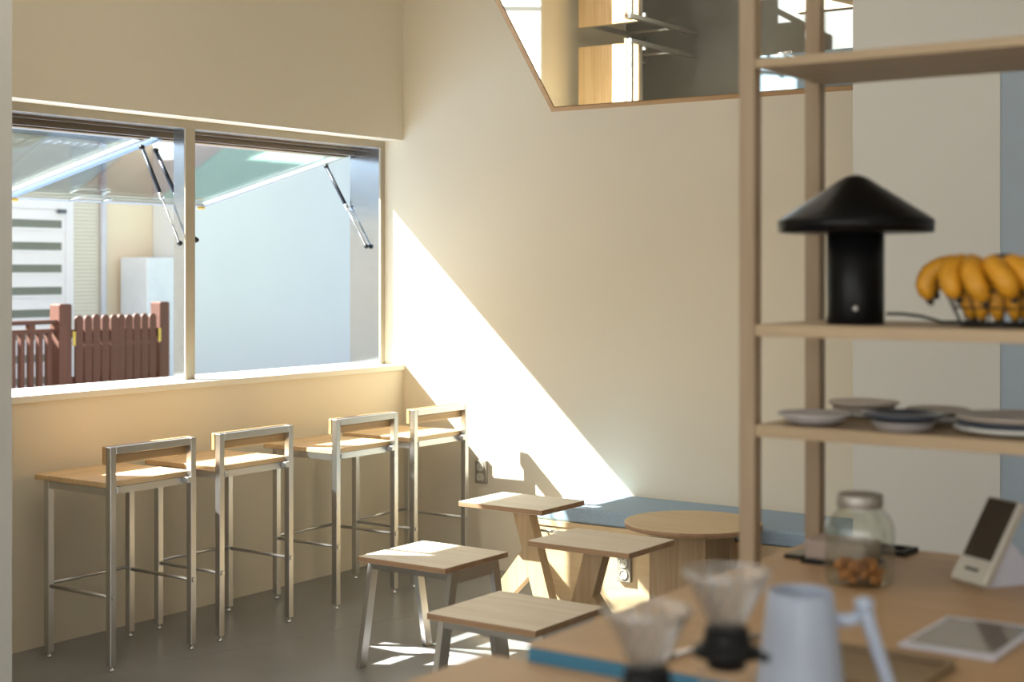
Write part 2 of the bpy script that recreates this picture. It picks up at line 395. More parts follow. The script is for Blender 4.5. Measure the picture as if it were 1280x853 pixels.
def sash(y0, y1, left_mat, right_mat):
    h = Vector((XH, 0, ZH)); e = Vector((XE, 0, ZE))
    P = lambda t, y, n=0.0: Vector((XH, y, ZH))+sd*t+sn*n
    L = (e-h).length
    bm = new_bm()
    bar(bm, P(0.0, y0+0.015), P(L, y0+0.015), 0.030, 0.018, up=sn, bev=0.003)
    s = obj('sash', bm, left_mat, win)
    bm = new_bm(); bar(bm, P(0.0, y1-0.013), P(L, y1-0.013), 0.026, 0.018, up=sn, bev=0.003); obj('side_rail', bm, right_mat, s)
    bm = new_bm(); bar(bm, P(L-0.017, y0+0.031), P(L-0.017, y1-0.027), 0.034, 0.018, up=sn, bev=0.003); obj('bottom_rail', bm, alu, s)
    bm = new_bm(); bar(bm, P(0.012, y0+0.031), P(0.012, y1-0.027), 0.03, 0.024, up=sn, bev=0.003); obj('top_rail', bm, frame_brown, s)
    bm = new_bm(); bar(bm, P(0.0, (y0+y1)/2, 0.0145), P(L+0.022, (y0+y1)/2, 0.0145), y1-y0+0.016, 0.010, up=sn); obj('pane', bm, pane_m, s)
    for yy in (y0+0.03, y1-0.03):
        bm = new_bm(); bar(bm, P(L-0.012, yy-0.02, -0.0155), P(L-0.012, yy+0.02, -0.0155), 0.02, 0.012, up=sn); obj('corner_catch', bm, brass, s)
    return s, P, L
sA, PA, LA = sash(Y0+0.035, YM0-0.012, alu, alu)
sB, PB, LB = sash(YM1-0.03, -0.036, alu_blue, alu)
# pull handle under the free edge
bm = new_bm(); hy = -1.03
sweep(bm, [PB(LB-0.034, hy, -0.012), PB(LB-0.105, hy, -0.014), PB(LB-0.118, hy+0.015, -0.014), PB(LB-0.118, hy+0.205, -0.014), PB(LB-0.105, hy+0.22, -0.014), PB(LB-0.034, hy+0.22, -0.012)], 0.007, 8)
obj('pull_handle', bm, alu, sB)
def strut(a, b):
    a = Vector(a); b = Vector(b); m = a.lerp(b, 0.52)
    bm = new_bm(); tube(bm, a, m, 0.0105); o = obj('gas_strut', bm, strut_dark, win)
    bm = new_bm(); tube(bm, m, b, 0.0048); obj('piston_rod', bm, chrome, o)
    bm = new_bm(); tube(bm, a.lerp(b, 0.48), a.lerp(b, 0.535), 0.0118); obj('end_cap', bm, chrome, o)
    bm = new_bm(); lathe(bm, b, [(0.002, -0.014), (0.014, -0.006), (0.014, 0.006), (0.002, 0.014)], 12); obj('ball_joint', bm, black_metal, o)
    bm = new_bm(); lathe(bm, a, [(0.002, -0.014), (0.014, -0.006), (0.014, 0.006), (0.002, 0.014)], 12); obj('ball_joint', bm, black_metal, o)
strut((-0.505, -0.055, 2.118), (-0.217, -0.052, 1.672))
strut((-0.428, -1.352, 2.118), (-0.150, -1.352, 1.685))
strut((-0.400, -1.462, 2.125), (-0.140, -1.462, 1.668))

# ------------------------------------------------------------------ sloping mirror under the stair soffit
MX0, MX1, MZ, MT = 0.987, 3.7, 2.353, 0.93
r2 = math.sqrt(0.5)
bm = new_bm(); prism(bm, [(0.0, MZ-0.004), (-MT-0.02, MZ+MT+0.016), (-MT-0.02, ZC), (0.0, ZC)], 'x', MX0-0.035, MX1)
struct('trim_2', bm, cream)
mir = thing('mirror', 'large mirror', 'mirror', (MX0, -0.02, MZ))
mir['label'] = 'large wood trimmed mirror on the sloping soffit reflecting floor and stools'
def msheet(x0, x1, t0, t1, d0, d1):
    bm = new_bm(); nrm = Vector((0, -r2, -r2))
    def P(x, t, d): return Vector((x, -t, MZ+t))+nrm*d
    vs = [bm.verts.new(P(x, t, d)) for x in (x0, x1) for t in (t0, t1) for d in (d0, d1)]
    for f in [(0, 1, 3, 2), (4, 6, 7, 5), (0, 4, 5, 1), (2, 3, 7, 6), (0, 2, 6, 4), (1, 5, 7, 3)]: bm.faces.new([vs[i] for i in f])
    return bm
obj('mirror_glass', msheet(MX0, MX1, 0.012, MT, 0.003, 0.009), mirror_m, mir)
obj('bottom_trim', msheet(MX0-0.03, MX1, -0.016, 0.010, 0.003, 0.012), mirror_trim_m, mir)
obj('side_trim', msheet(MX0-0.03, MX0-0.004, 0.011, MT, 0.003, 0.012), mirror_trim_m, mir)

# ------------------------------------------------------------------ bar stools
def make_bar_stool(yc, label):
    t = thing('bar_stool', label, 'bar stool', (0.35, yc, 0), 'bar stools along the window ledge')
    for s in (-1, 1):
        y0, y1 = (yc-0.22, yc-0.192) if s < 0 else (yc+0.192, yc+0.22)
        for x0, top in ((0.15, 0.703), (0.522, 0.8635)):
            lg = obj('leg', B(x0, x0+0.028, y0, y1, 0.022, top, bev=0.0015), stainless, t)
            bm = new_bm(); lathe(bm, (x0+0.014, (y0+y1)/2, 0), [(0.011, 0), (0.0115, 0.006), (0.006, 0.010), (0.006, 0.0225)], 12); obj('glide', bm, chrome, lg)
    bm = new_bm(); box(bm, 0.522, 0.55, yc-0.1915, yc+0.1915, 0.8345, 0.8630, bev=0.0015); obj('top_rail', bm, stainless, t)
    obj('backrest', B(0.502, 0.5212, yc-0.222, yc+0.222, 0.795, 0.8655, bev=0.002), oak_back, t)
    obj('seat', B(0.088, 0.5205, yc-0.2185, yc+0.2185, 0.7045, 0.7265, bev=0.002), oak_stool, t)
    bm = new_bm()
    box(bm, 0.1785, 0.52, yc-0.2185, yc-0.1935, 0.676, 0.704); box(bm, 0.1785, 0.52, yc+0.1935, yc+0.2185, 0.676, 0.704)
    box(bm, 0.152, 0.177, yc-0.1915, yc+0.1915, 0.676, 0.704); box(bm, 0.500, 0.5205, yc-0.193, yc+0.193, 0.676, 0.704)
    obj('apron', bm, stainless, t)
    for s in (-1, 1):
        yy = yc+s*0.180
        obj('bracket', B(0.522, 0.555, yy-0.0115, yy+0.0115, 0.683, 0.706, bev=0.002), stainless, t)
        bm = new_bm(); tube(bm, (0.1785, yc+s*0.206, 0.285), (0.521, yc+s*0.206, 0.285), 0.0075)
        tube(bm, (0.5505, yc+s*0.206, 0.285), (0.556, yc+s*0.206, 0.285), 0.010)
        obj('footrest', bm, stainless, t)
    bm = new_bm(); tube(bm, (0.170, yc-0.1915, 0.297), (0.170, yc+0.1915, 0.297), 0.0075); obj('footrest', bm, stainless, t)
    return t
st = make_bar_stool(-2.223, 'steel bar stool with wooden seat, nearest the camera at the left end of the row')
for yc, lb in ((-1.653, 'second bar stool from the left, sunlit corner on its wooden seat'),
               (-0.932, 'third bar stool from the left, set apart from the pair at the left'),
               (-0.370, 'bar stool at the right end of the row, beside the back wall corner')):
    dup(st, (0.35, yc, 0), 0, lb)

# ------------------------------------------------------------------ low ply stools
def make_low_stool(cx, cy, label):
    t = thing('low_stool', label, 'stool', (cx, cy, 0), 'low plywood stools with steel legs')
    so = obj('seat', B(cx-0.214, cx+0.214, cy-0.204, cy+0.204, 0.408, 0.430, bev=0.0015), [ply_top, ply_edge], t); edge_mat(so)
    for sx in (-1, 1):
        for sy in (-1, 1):
            x = cx+sx*0.195
            bm = new_bm()
            pl = [(cy+sy*0.188, 0.0), (cy+sy*0.228, 0.0), (cy+sy*0.150, 0.4075), (cy+sy*0.110, 0.4075)]
            prism(bm, pl if sy > 0 else pl[::-1], 'x', x-0.011, x+0.011)
            obj('leg', bm, stainless, t)
        obj('apron', B(cx+sx*0.195-0.010, cx+sx*0.195+0.010, cy-0.1125, cy+0.1125, 0.358, 0.4075), stainless, t)
    for sy in (-1, 1):
        obj('apron', B(cx-0.1835, cx+0.1835, cy+sy*0.142-0.010, cy+sy*0.142+0.010, 0.374, 0.4075), stainless, t)
    return t
ls = make_low_stool(1.477, -1.622, 'low square plywood stool with steel legs, strips of sun across its top')
dup(ls, (2.291, -2.221, 0), 0, 'low square plywood stool with steel legs, nearest the counter corner, wholly in shade')

# ------------------------------------------------------------------ T-shaped side tables
def make_side_table(cx, cy, label):
    t = thing('side_table', label, 'side table', (cx, cy, 0), 'small side tables on forked wooden posts')
    o = obj('tabletop', B(cx-0.216, cx+0.216, cy-0.165, cy+0.165, 0.528, 0.550, bev=0.0015), [ply_top, ply_edge], t); edge_mat(o)
    o = obj('base_plate', B(cx-0.205, cx+0.205, cy-0.165, cy+0.165, 0.0, 0.020, bev=0.0015), [ply_top, ply_edge], t); edge_mat(o)
    obj('mounting_block', B(cx-0.075, cx+0.080, cy-0.06, cy+0.06, 0.516, 0.5275), ply_edge, t)
    fx = lambda z: cx-0.030+(0.516-z)*0.30          # long post, left edge
    bm = new_bm(); prism(bm, [(fx(0.0205), 0.0205), (fx(0.0205)+0.083, 0.0205), (fx(0.516)+0.083, 0.516), (fx(0.516), 0.516)], 'y', cy-0.028, cy+0.028)
    obj('post', bm, post_wood, t)
    # short leg that forks off to the other side
    za, zb = 0.300, 0.372
    xa = fx(0.345)
    gx2 = lambda z: fx(0.345)-(0.345-z)*0.80
    bm = new_bm(); prism(bm, [(gx2(0.0205), 0.0205), (gx2(0.0205)+0.080, 0.0205), (fx(0.235)-0.001, 0.235), (fx(0.345)-0.001, 0.345)], 'y', cy-0.028, cy+0.028)
    obj('brace', bm, post_wood, t)
    return t
tb = make_side_table(1.437, -0.957, 'small wooden side table, the left one, its top corner in sun')
dup(tb, (2.205, -1.552, 0), PI, 'small wooden side table, the right one, in front of the wall bench outlet')

# ------------------------------------------------------------------ wall bench and cushion
bx0, bx1, by = 1.17, 2.94, -0.48
bn = thing('bench', 'long oak veneer bench built along the back wall under a blue cushion', 'bench', (2.0, by/2, 0))
obj('front_panel', B(bx0, bx1, by, by+0.02, 0.0, 0.360), bench_wood, bn)
obj('end_panel', B(bx0, bx0+0.02, by+0.0205, -0.002, 0.0, 0.360), bench_wood, bn)
obj('end_panel', B(bx1-0.02, bx1, by+0.0205, -0.002, 0.0, 0.360), bench_wood, bn)
obj('seat_board', B(bx0, bx1, by-0.006, -0.002, 0.3605, 0.384), bench_wood, bn)
bm = new_bm(); tube(bm, (bx0+0.06, by-0.022, 0.338), (bx0+0.175, by-0.022, 0.338), 0.008); tube(bm, (bx0+0.07, by, 0.338), (bx0+0.07, by-0.02, 0.338), 0.005); tube(bm, (bx0+0.165, by, 0.338), (bx0+0.165, by-0.02, 0.338), 0.005)
obj('pull_bar', bm, chrome, bn)
tag(obj('seat_cushion', B(bx0+0.002, bx1-0.002, by, -0.004, 0.3845, 0.452, bev=0.012, seg=3), blue_fabric, None, (2.0, by/2, 0.3845)),
    'long flat blue fabric cushion lying on the wall bench', 'cushion')

# ------------------------------------------------------------------ round table
rc = (2.15, -0.735)
rt = thing('round_table', 'low round oak table on a boxy pedestal by the bench', 'table', (rc[0], rc[1], 0))
bm = new_bm(); lathe(bm, (rc[0], rc[1], 0.478), [(0.283, 0.0), (0.285, 0.002), (0.285, 0.020), (0.283, 0.022)], 64)
o = obj('tabletop', bm, [round_top, ply_edge], rt); edge_mat(o)
x0, x1, y0, y1 = rc[0]-0.135, rc[0]+0.125, rc[1]-0.13, rc[1]+0.13
obj('pedestal_panel', B(x0, x1, y0, y0+0.035, 0.0, 0.4775), round_wood, rt)
obj('pedestal_panel', B(x0, x1, y1-0.035, y1, 0.0, 0.4775), round_wood, rt)
obj('pedestal_panel', B(x0, x0+0.035, y0+0.0355, y1-0.0355, 0.0, 0.4775), round_wood, rt)
obj('pedestal_panel', B(x1-0.040, x1-0.005, y0+0.0355, y1-0.0355, 0.0, 0.4775), round_wood, rt)

# ------------------------------------------------------------------ power outlets
def outlet(cx, yf, cz, label):
    t = thing('power_outlet', label, 'outlet', (cx, yf, cz))
    obj('plate', B(cx-0.036, cx+0.036, yf-0.018, yf-0.0005, cz-0.060, cz+0.060, bev=0.004, seg=2), outlet_m, t)
    for k in (-1, 1):
        zc = cz+k*0.026
        bm = new_bm(); lathe(bm, (0, 0, 0), [(0.0225, 0.0), (0.0225, 0.003), (0.018, 0.0032), (0.018, 0.001)], 24)
        bmesh.ops.rotate(bm, verts=bm.verts, cent=(0, 0, 0), matrix=Matrix.Rotation(PI/2, 3, 'X'))
        bmesh.ops.translate(bm, verts=bm.verts, vec=(cx, yf-0.0182, zc))
        s = obj('socket', bm, outlet_face, t)
        bm = new_bm()
        for dx in (-0.007, 0.007): tube(bm, (cx+dx, yf-0.0190, zc), (cx+dx, yf-0.0196, zc), 0.0024, 8)
        box(bm, cx-0.003, cx+0.003, yf-0.0215, yf-0.0190, zc+k*0.019-0.003, zc+k*0.019+0.003)
        obj('pin_holes', bm, dark_hole, s)
    return t
outlet(0.528, 0.0, 0.498, 'grey double outlet on the back wall beside the last bar stool')
outlet(1.672, by, 0.208, 'grey double outlet on the bench front under the side table')

# ------------------------------------------------------------------ counters
CX = 3.633; CYF = -4.11; CYB = -2.885
ct = thing('counter', 'long counter with oak top and blue side panels under the shelf', 'counter', (4.4, -3.5, 0))
obj('counter_body', B(CX, 5.9, CYF, CYB, 0.0, 0.8945), blue_paint, ct)
obj('counter_top', B(CX, 5.9, CYF, CYB, 0.895, 0.900), counter_wood, ct)
fc = thing('counter', 'lower oak counter in front of the blue panel, at the bottom edge', 'counter', (4.3, -4.6, 0))
fc['label'] = 'lower counter with oak top in front of the blue side panel'
obj('counter_body', B(3.541, 4.78, -5.05, CYF-0.003, 0.0, 0.8445), blue_paint, fc)
obj('counter_top', B(3.541, 4.78, -5.05, CYF-0.003, 0.845, 0.870), counter_wood, fc)

# ------------------------------------------------------------------ shelf rack on the counter
SYF, SYB, SX1 = -3.305, -2.960, 5.0
sh = thing('shelf_rack', 'tall open oak shelf rack standing on the counter', 'shelf', (4.3, -3.13, 0.9))
for x0 in (CX+0.003, 5.0):
    for y0 in (SYF, SYB):
        obj('post', B(x0, x0+0.037, y0, y0+0.034, 0.9005, 2.75, bev=0.001), shelf_post_m, sh)
for z1, th in ((1.430, 0.026), (1.213, 0.026), (2.003, 0.020), (2.62, 0.026)):
    obj('shelf_board', B(CX+0.0405, 4.9995, SYF+0.002, SYB+0.033, z1-th, z1, bev=0.001), shelf_wood, sh)

# ------------------------------------------------------------------ mushroom lamp
lx, ly, lz = 3.845, -3.165, 1.4305
lp = thing('table_lamp', 'black mushroom shaped table lamp with conical shade on the shelf', 'lamp', (lx, ly, lz))
bm = new_bm(); lathe(bm, (lx, ly, lz), [(0.060, 0.0), (0.0615, 0.003), (0.0615, 0.195), (0.058, 0.198)], 40); obj('base_cylinder', bm, black_gloss, lp)
bm = new_bm(); lathe(bm, (lx, ly, lz), [(0.150, 0.196), (0.166, 0.198), (0.167, 0.222), (0.164, 0.227), (0.030, 0.314), (0.018, 0.320), (0.006, 0.323)], 56); obj('shade', bm, black_gloss, lp)
cdir = Vector((5.096-lx, -6.244-ly, 0)).normalized()
bm = new_bm(); kp = Vector((lx, ly, lz+0.035))+cdir*0.061; lathe(bm, (0, 0, 0), [(0.005, 0), (0.006, 0.006), (0.004, 0.008)], 12)
bmesh.ops.rotate(bm, verts=bm.verts, cent=(0, 0, 0), matrix=Vector((0, 0, 1)).rotation_difference(cdir).to_matrix()); bmesh.ops.translate(bm, verts=bm.verts, vec=kp)
obj('switch_knob', bm, lid_m, lp)
bm = new_bm(); sweep(bm, [(lx+0.058, ly+0.03, lz+0.022), (lx+0.09, ly+0.04, lz+0.022), (lx+0.13, ly+0.05, lz+0.017), (lx+0.17, ly+0.06, lz+0.005), (lx+0.2, ly+0.12, lz+0.004), (lx+0.2, ly+0.2, lz+0.004)], 0.0035, 8); obj('power_cord', bm, black_rubber, lp)

# ------------------------------------------------------------------ fruit basket and bananas
fx_, fy_, fz_ = 4.158, -3.150, 1.4305
bk = thing('wire_basket', 'small black wire fruit basket at the right end of the shelf', 'basket', (fx_, fy_, fz_))
def ring(r, z, th, name, parent):
    bm = new_bm(); sweep(bm, [(fx_+r*math.cos(2*PI*k/32), fy_+r*math.sin(2*PI*k/32), fz_+z) for k in range(32)], th, 6, closed=True); return obj(name, bm, black_metal, parent)
ring(0.083, 0.004, 0.0038, 'base_ring', bk); ring(0.102, 0.040, 0.0016, 'wire_ring', bk); ring(0.116, 0.075, 0.0026, 'rim_ring', bk); ring(0.045, 0.003, 0.0016, 'wire_ring', bk)
bm = new_bm(); sweep(bm, [(fx_+0.010, fy_, fz_+0.003), (fx_+0.083, fy_, fz_+0.003), (fx_+0.116, fy_, fz_+0.075)], 0.0015, 5)
w0 = obj('wire', bm, black_metal, bk)
for k in range(1, 20):
    c = w0.copy(); COL.objects.link(c); c.parent = bk; c.rotation_euler = (0, 0, 2*PI*k/20)
bb = thing('banana_bunch', 'bunch of ripe yellow bananas hanging over the wire basket', 'bananas', (fx_, fy_, fz_+0.125))
def banana(a, r0, z0, reach, drop, rad, twist=0.0):
    ca, sa = math.cos(a), math.sin(a)
    pts = []; rr = []
    N = 11
    for i in range(N):
        u = i/(N-1)
        rr_ = r0+reach*math.sin(u*PI*0.62)
        zz = z0+0.012*math.sin(u*PI)-drop*(u**2.0)
        tw = a+twist*u
        pts.append((fx_+rr_*math.cos(tw), fy_+rr_*math.sin(tw), fz_+zz))
        prof = min(1.0, 0.30+0.9*min(1, max(0, (u-0.10)/0.22)))*(1.0 if u < 0.82 else max(0.28, 1-((u-0.82)/0.18)**2*0.75))
        rr.append(rad*prof)
    bm = new_bm(); sweep(bm, pts, rr, 8); o = obj('banana', bm, banana_m, bb)
    bm = new_bm(); p1 = Vector(pts[-1]); p0 = Vector(pts[-2]); d = (p1-p0).normalized(); sweep(bm, [p1-d*0.004, p1+d*0.009], [rad*0.42, rad*0.26], 8); obj('tip', bm, banana_tip, o)
    bm = new_bm(); sweep(bm, [pts[0], pts[1], pts[2]], [rad*0.42, rad*0.46, rad*0.62], 8); obj('stalk', bm, banana_green, o)
for a, r0, z0, re, dr, ra, tw in ((3.05, 0.03, 0.124, 0.118, 0.060, 0.021, 0.10), (3.38, 0.03, 0.124, 0.122, 0.072, 0.022, 0.10), (3.80, 0.03, 0.124, 0.108, 0.066, 0.023, 0.50), (4.20, 0.03, 0.122, 0.106, 0.070, 0.023, 0.55),
                              (4.62, 0.03, 0.122, 0.108, 0.062, 0.023, 0.55), (5.05, 0.03, 0.124, 0.106, 0.070, 0.023, 0.50), (5.50, 0.03, 0.126, 0.110, 0.070, 0.022, 0.4), (5.95, 0.03, 0.126, 0.112, 0.066, 0.022, 0.2),
                              (2.60, 0.03, 0.126, 0.11, 0.060, 0.021, 0.0), (0.1, 0.03, 0.124, 0.11, 0.06, 0.021, 0.0),
                              (3.75, 0.012, 0.100, 0.060, 0.086, 0.020, 0.2), (4.15, 0.012, 0.100, 0.066, 0.086, 0.021, 0.3), (4.60, 0.012, 0.100, 0.064, 0.086, 0.021, 0.3), (5.05, 0.012, 0.100, 0.066, 0.086, 0.021, 0.3), (5.6, 0.012, 0.10, 0.060, 0.086, 0.020, 0.1)):
    banana(a, r0, z0, re, dr, ra, tw)
bm = new_bm(); sweep(bm, [(fx_-0.032, fy_, fz_+0.134), (fx_-0.018, fy_-0.01, fz_+0.138), (fx_+0.018, fy_-0.01, fz_+0.138), (fx_+0.032, fy_, fz_+0.134)], [0.008, 0.012, 0.012, 0.008], 8); obj('crown', bm, banana_tip, bb)

# ------------------------------------------------------------------ plates on the lower shelf
SZ = 1.2135
def plate(cx, cy, z, r, mat, label, h=0.014, group=None):
    bm = new_bm(); lathe(bm, (cx, cy, z), [(r*0.55, 0.0), (r*0.60, 0.001), (r*0.96, h-0.004), (r, h-0.001), (r*1.005, h+0.0015), (r*0.985, h+0.0035), (r*0.94, h+0.002), (r*0.66, 0.0065), (0.002, 0.006)], 40)
    return tag(obj('plate', bm, mat, None, (cx, cy, z)), label, 'plate', group or 'plates on the lower shelf')
plate(3.778, -3.225, SZ, 0.066, plate_grey, 'bottom saucer of the small pale stack beside the left post')
plate(3.778, -3.225, SZ+0.0085, 0.080, plate_grey, 'pale grey plate topping the small stack beside the left post')
plate(3.800, -3.005, SZ, 0.060, plate_white, 'bottom plate of the beige stack at the back of the shelf', 0.009)
plate(3.800, -3.005, SZ+0.0105, 0.070, plate_beige, 'middle plate of the beige stack at the back of the shelf', 0.010)
plate(3.800, -3.005, SZ+0.0215, 0.080, plate_beige, 'top plate of the beige stack at the back of the shelf', 0.011)
bz = SZ
bm = new_bm(); lathe(bm, (3.975, -3.225, bz), [(0.052, 0.0), (0.055, 0.001), (0.066, 0.017), (0.068, 0.019), (0.064, 0.018), (0.050, 0.004), (0.002, 0.004)], 40)
tag(obj('bowl', bm, plate_grey, None, (3.975, -3.225, bz)), 'shallow grey bowl under the navy plate', 'bowl')
plate(3.975, -3.225, SZ+0.0192, 0.085, plate_navy, 'navy blue plate on the shallow grey bowl')
plate(3.985, -3.045, SZ, 0.062, plate_white, 'lower plate of the back stack behind the navy plate')
plate(3.985, -3.045, SZ+0.015, 0.070, plate_beige, 'upper plate of the back stack behind the navy plate')
plate(4.195, -3.165, SZ, 0.128, plate_white, 'big white plate at the bottom of the right stack', 0.014)
plate(4.195, -3.165, SZ+0.0105, 0.126, plate_navy, 'big dark plate in the middle of the right stack', 0.014)
plate(4.195, -3.165, SZ+0.021, 0.124, plate_beige, 'big beige plate on top of the right stack', 0.014)

# ------------------------------------------------------------------ glass jar
CZ = 0.9003
jx, jy = 3.912, -3.305
jr = thing('glass_jar', 'square shouldered glass jar with tin lid holding biscuits', 'jar', (jx, jy, CZ))
prof = [(0.052, 0.0), (0.060, 0.004), (0.063, 0.014), (0.0635, 0.108), (0.0615, 0.122), (0.054, 0.137), (0.044, 0.150), (0.042, 0.154), (0.042, 0.160)]
bm = new_bm(); lathe(bm, (jx, jy, CZ), prof, 40, sq=3.6, cap=False); bm.faces.ensure_lookup_table()
lathe(bm, (jx, jy, CZ), [(0.050, 0.0005), (0.001, 0.0006)], 40, sq=3.6, cap=False)
obj('jar_body', bm, jar_glass, jr)
bm = new_bm(); lathe(bm, (jx, jy, CZ), [(0.046, 0.158), (0.0475, 0.160), (0.0475, 0.180), (0.045, 0.184), (0.040, 0.184)], 40); obj('lid', bm, lid_m, jr)
random.seed(5)
bm = new_bm()
for i in range(44):
    a = random.uniform(0, 2*PI); r = 0.044*math.sqrt(random.random()); lay = i//15
    m = Matrix.Translation((jx+r*math.cos(a)-0.004*lay, jy+r*math.sin(a), CZ+0.013+0.013*lay)) @ Matrix.Rotation(random.uniform(0, PI), 4, Vector((random.random(), random.random(), random.random())).normalized()) @ Matrix.Diagonal((1.0, 0.8, 0.6, 1))
    bmesh.ops.create_icosphere(bm, subdivisions=1, radius=0.0125, matrix=m)
o = obj('biscuit_bits', bm, cookie_m, None, (jx, jy, CZ)); tag(o, 'heap of small brown biscuits inside the glass jar', 'biscuits'); o['kind'] = 'stuff'

# ------------------------------------------------------------------ payment terminal
pw = 0.100
u = Vector((0.85, -0.53, 0)).normalized(); bk_ = Vector((0.53, 0.85, 0)).normalized()
P0 = Vector((4.055, -3.170, CZ))
pt = thing('payment_terminal', 'white card terminal with tilted dark screen on the counter', 'terminal', P0+u*0.06)
def obox(bm, o, ax, ay, az, lx_, ly_, lz_):
    vs = [bm.verts.new(o+ax*(i*lx_)+ay*(j*ly_)+az*(k*lz_)) for i in (0, 1) for j in (0, 1) for k in (0, 1)]
    fs = [bm.faces.new([vs[i] for i in f]) for f in [(0, 1, 3, 2), (4, 6, 7, 5), (0, 4, 5, 1), (2, 3, 7, 6), (0, 2, 6, 4), (1, 5, 7, 3)]]
    return fs
up_ = (bk_*0.098+Vector((0, 0, 0.165))).normalized(); nrm_ = u.cross(up_).normalized()
if nrm_.dot(bk_) > 0: nrm_ = -nrm_
bm = new_bm(); fs = obox(bm, P0+Vector((0, 0, 0.006))-bk_*0.0, u, up_, -nrm_, pw, 0.192, 0.020)
bmesh.ops.bevel(bm, geom=list({e for f in fs for e in f.edges}), offset=0.004, segments=2, affect='EDGES', profile=0.5)
obj('display_body', bm, silver_plastic, pt)
bm = new_bm(); obox(bm, P0+Vector((0, 0, 0.006))+u*0.007+up_*0.054+nrm_*0.0002, u, up_, nrm_, pw-0.014, 0.134, 0.0012); sc = obj('screen', bm, screen_m, pt)
bm = new_bm(); obox(bm, P0+Vector((0, 0, 0.006))+u*0.030+up_*0.026+nrm_*0.0002, u, up_, nrm_, pw-0.060, 0.006, 0.0012); obj('card_slot', bm, black_rubber, pt)
bm = new_bm()
tri = [P0+bk_*0.012+u*0.004, P0+bk_*0.165+u*0.004, P0+bk_*0.072+Vector((0, 0, 0.094))+u*0.004]
A_ = [bm.verts.new(p) for p in tri]; B_ = [bm.verts.new(p+u*(pw-0.008)) for p in tri]
bm.faces.new(A_); bm.faces.new(B_[::-1])
for k in range(3): bm.faces.new((A_[k], B_[k], B_[(k+1) % 3], A_[(k+1) % 3]))
obj('stand', bm, white_plastic, pt)
# ------------------------------------------------------------------ tablet
tbm = thing('tablet', 'white rimmed tablet lying flat on the counter', 'tablet', (4.25, -3.64, CZ))
obj('body', B(4.166, 4.334, -3.768, -3.512, CZ, CZ+0.007, bev=0.002), white_plastic, tbm)
obj('screen', B(4.177, 4.323, -3.748, -3.532, CZ+0.0071, CZ+0.0079), tablet_screen, tbm)
# ------------------------------------------------------------------ card reader box, phone, holder
bxo = thing('card_reader_box', 'taupe box with dark base behind the glass jar', 'box', (3.80, -3.14, CZ))
obj('lid', B(3.728, 3.872, -3.175, -3.075, CZ+0.0085, CZ+0.052, bev=0.008, seg=3), taupe, bxo)
obj('base', B(3.724, 3.876, -3.179, -3.071, CZ, CZ+0.008), black_rubber, bxo)
ph = thing('phone', 'thin black phone lying on the counter between the two shelf posts', 'phone', (3.60, -3.05, CZ))
ph.location = (3.690, -3.085, CZ)
bm = new_bm(); box(bm, 3.668, 3.712, -3.150, -3.020, CZ, CZ+0.008, bev=0.003); obj('body', bm, black_rubber, ph)
obj('screen', B(3.671, 3.709, -3.144, -3.026, CZ+0.0081, CZ+0.0088), screen_m, ph)
hd = thing('menu_holder', 'small dark open frame lying at the back edge behind the jar', 'holder', (3.86, -2.93, CZ))
bm = new_bm(); box(bm, 3.80, 3.815, -2.985, -2.900, CZ, CZ+0.010); obj('frame_bar', bm, black_rubber, hd)
bm = new_bm(); box(bm, 3.875, 3.890, -2.985, -2.900, CZ, CZ+0.010); obj('frame_bar', bm, black_rubber, hd)
bm = new_bm(); box(bm, 3.8155, 3.8745, -2.915, -2.900, CZ, CZ+0.010); obj('frame_bar', bm, black_rubber, hd)
bm = new_bm(); box(bm, 3.8155, 3.8745, -2.985, -2.970, CZ, CZ+0.010); obj('frame_bar', bm, black_rubber, hd)
# ------------------------------------------------------------------ tray on the counter
tr = thing('tray', 'brown wooden tray lying between the white jug and the tablet', 'tray', (4.21, -3.93, CZ))
obj('tray_floor', B(4.07, 4.295, -4.06, -3.85, CZ, CZ+0.006, bev=0.002), tray_m, tr)
for a in ((4.07, 4.295, -3.858, -3.850), (4.07, 4.295, -4.06, -4.052), (4.07, 4.078, -4.0515, -3.8585), (4.287, 4.295, -4.0515, -3.8585)):
    obj('rim', B(a[0], a[1], a[2], a[3], CZ+0.0062, CZ+0.016, bev=0.001), tray_m, tr)
bm = new_bm(); sweep(bm, [(3.885, -4.05, CZ+0.005), (3.915, -3.95, CZ+0.005), (3.945, -3.85, CZ+0.005)], 0.005, 8)
bmesh.ops.create_icosphere(bm, subdivisions=2, radius=0.014, matrix=Matrix.Translation((3.882, -4.06, CZ+0.006)) @ Matrix.Diagonal((1, 1.4, 0.40, 1)))
tag(obj('teaspoon', bm, chrome, None, (3.91, -3.95, CZ)), 'small steel spoon lying on the counter behind the glass drippers', 'spoon')

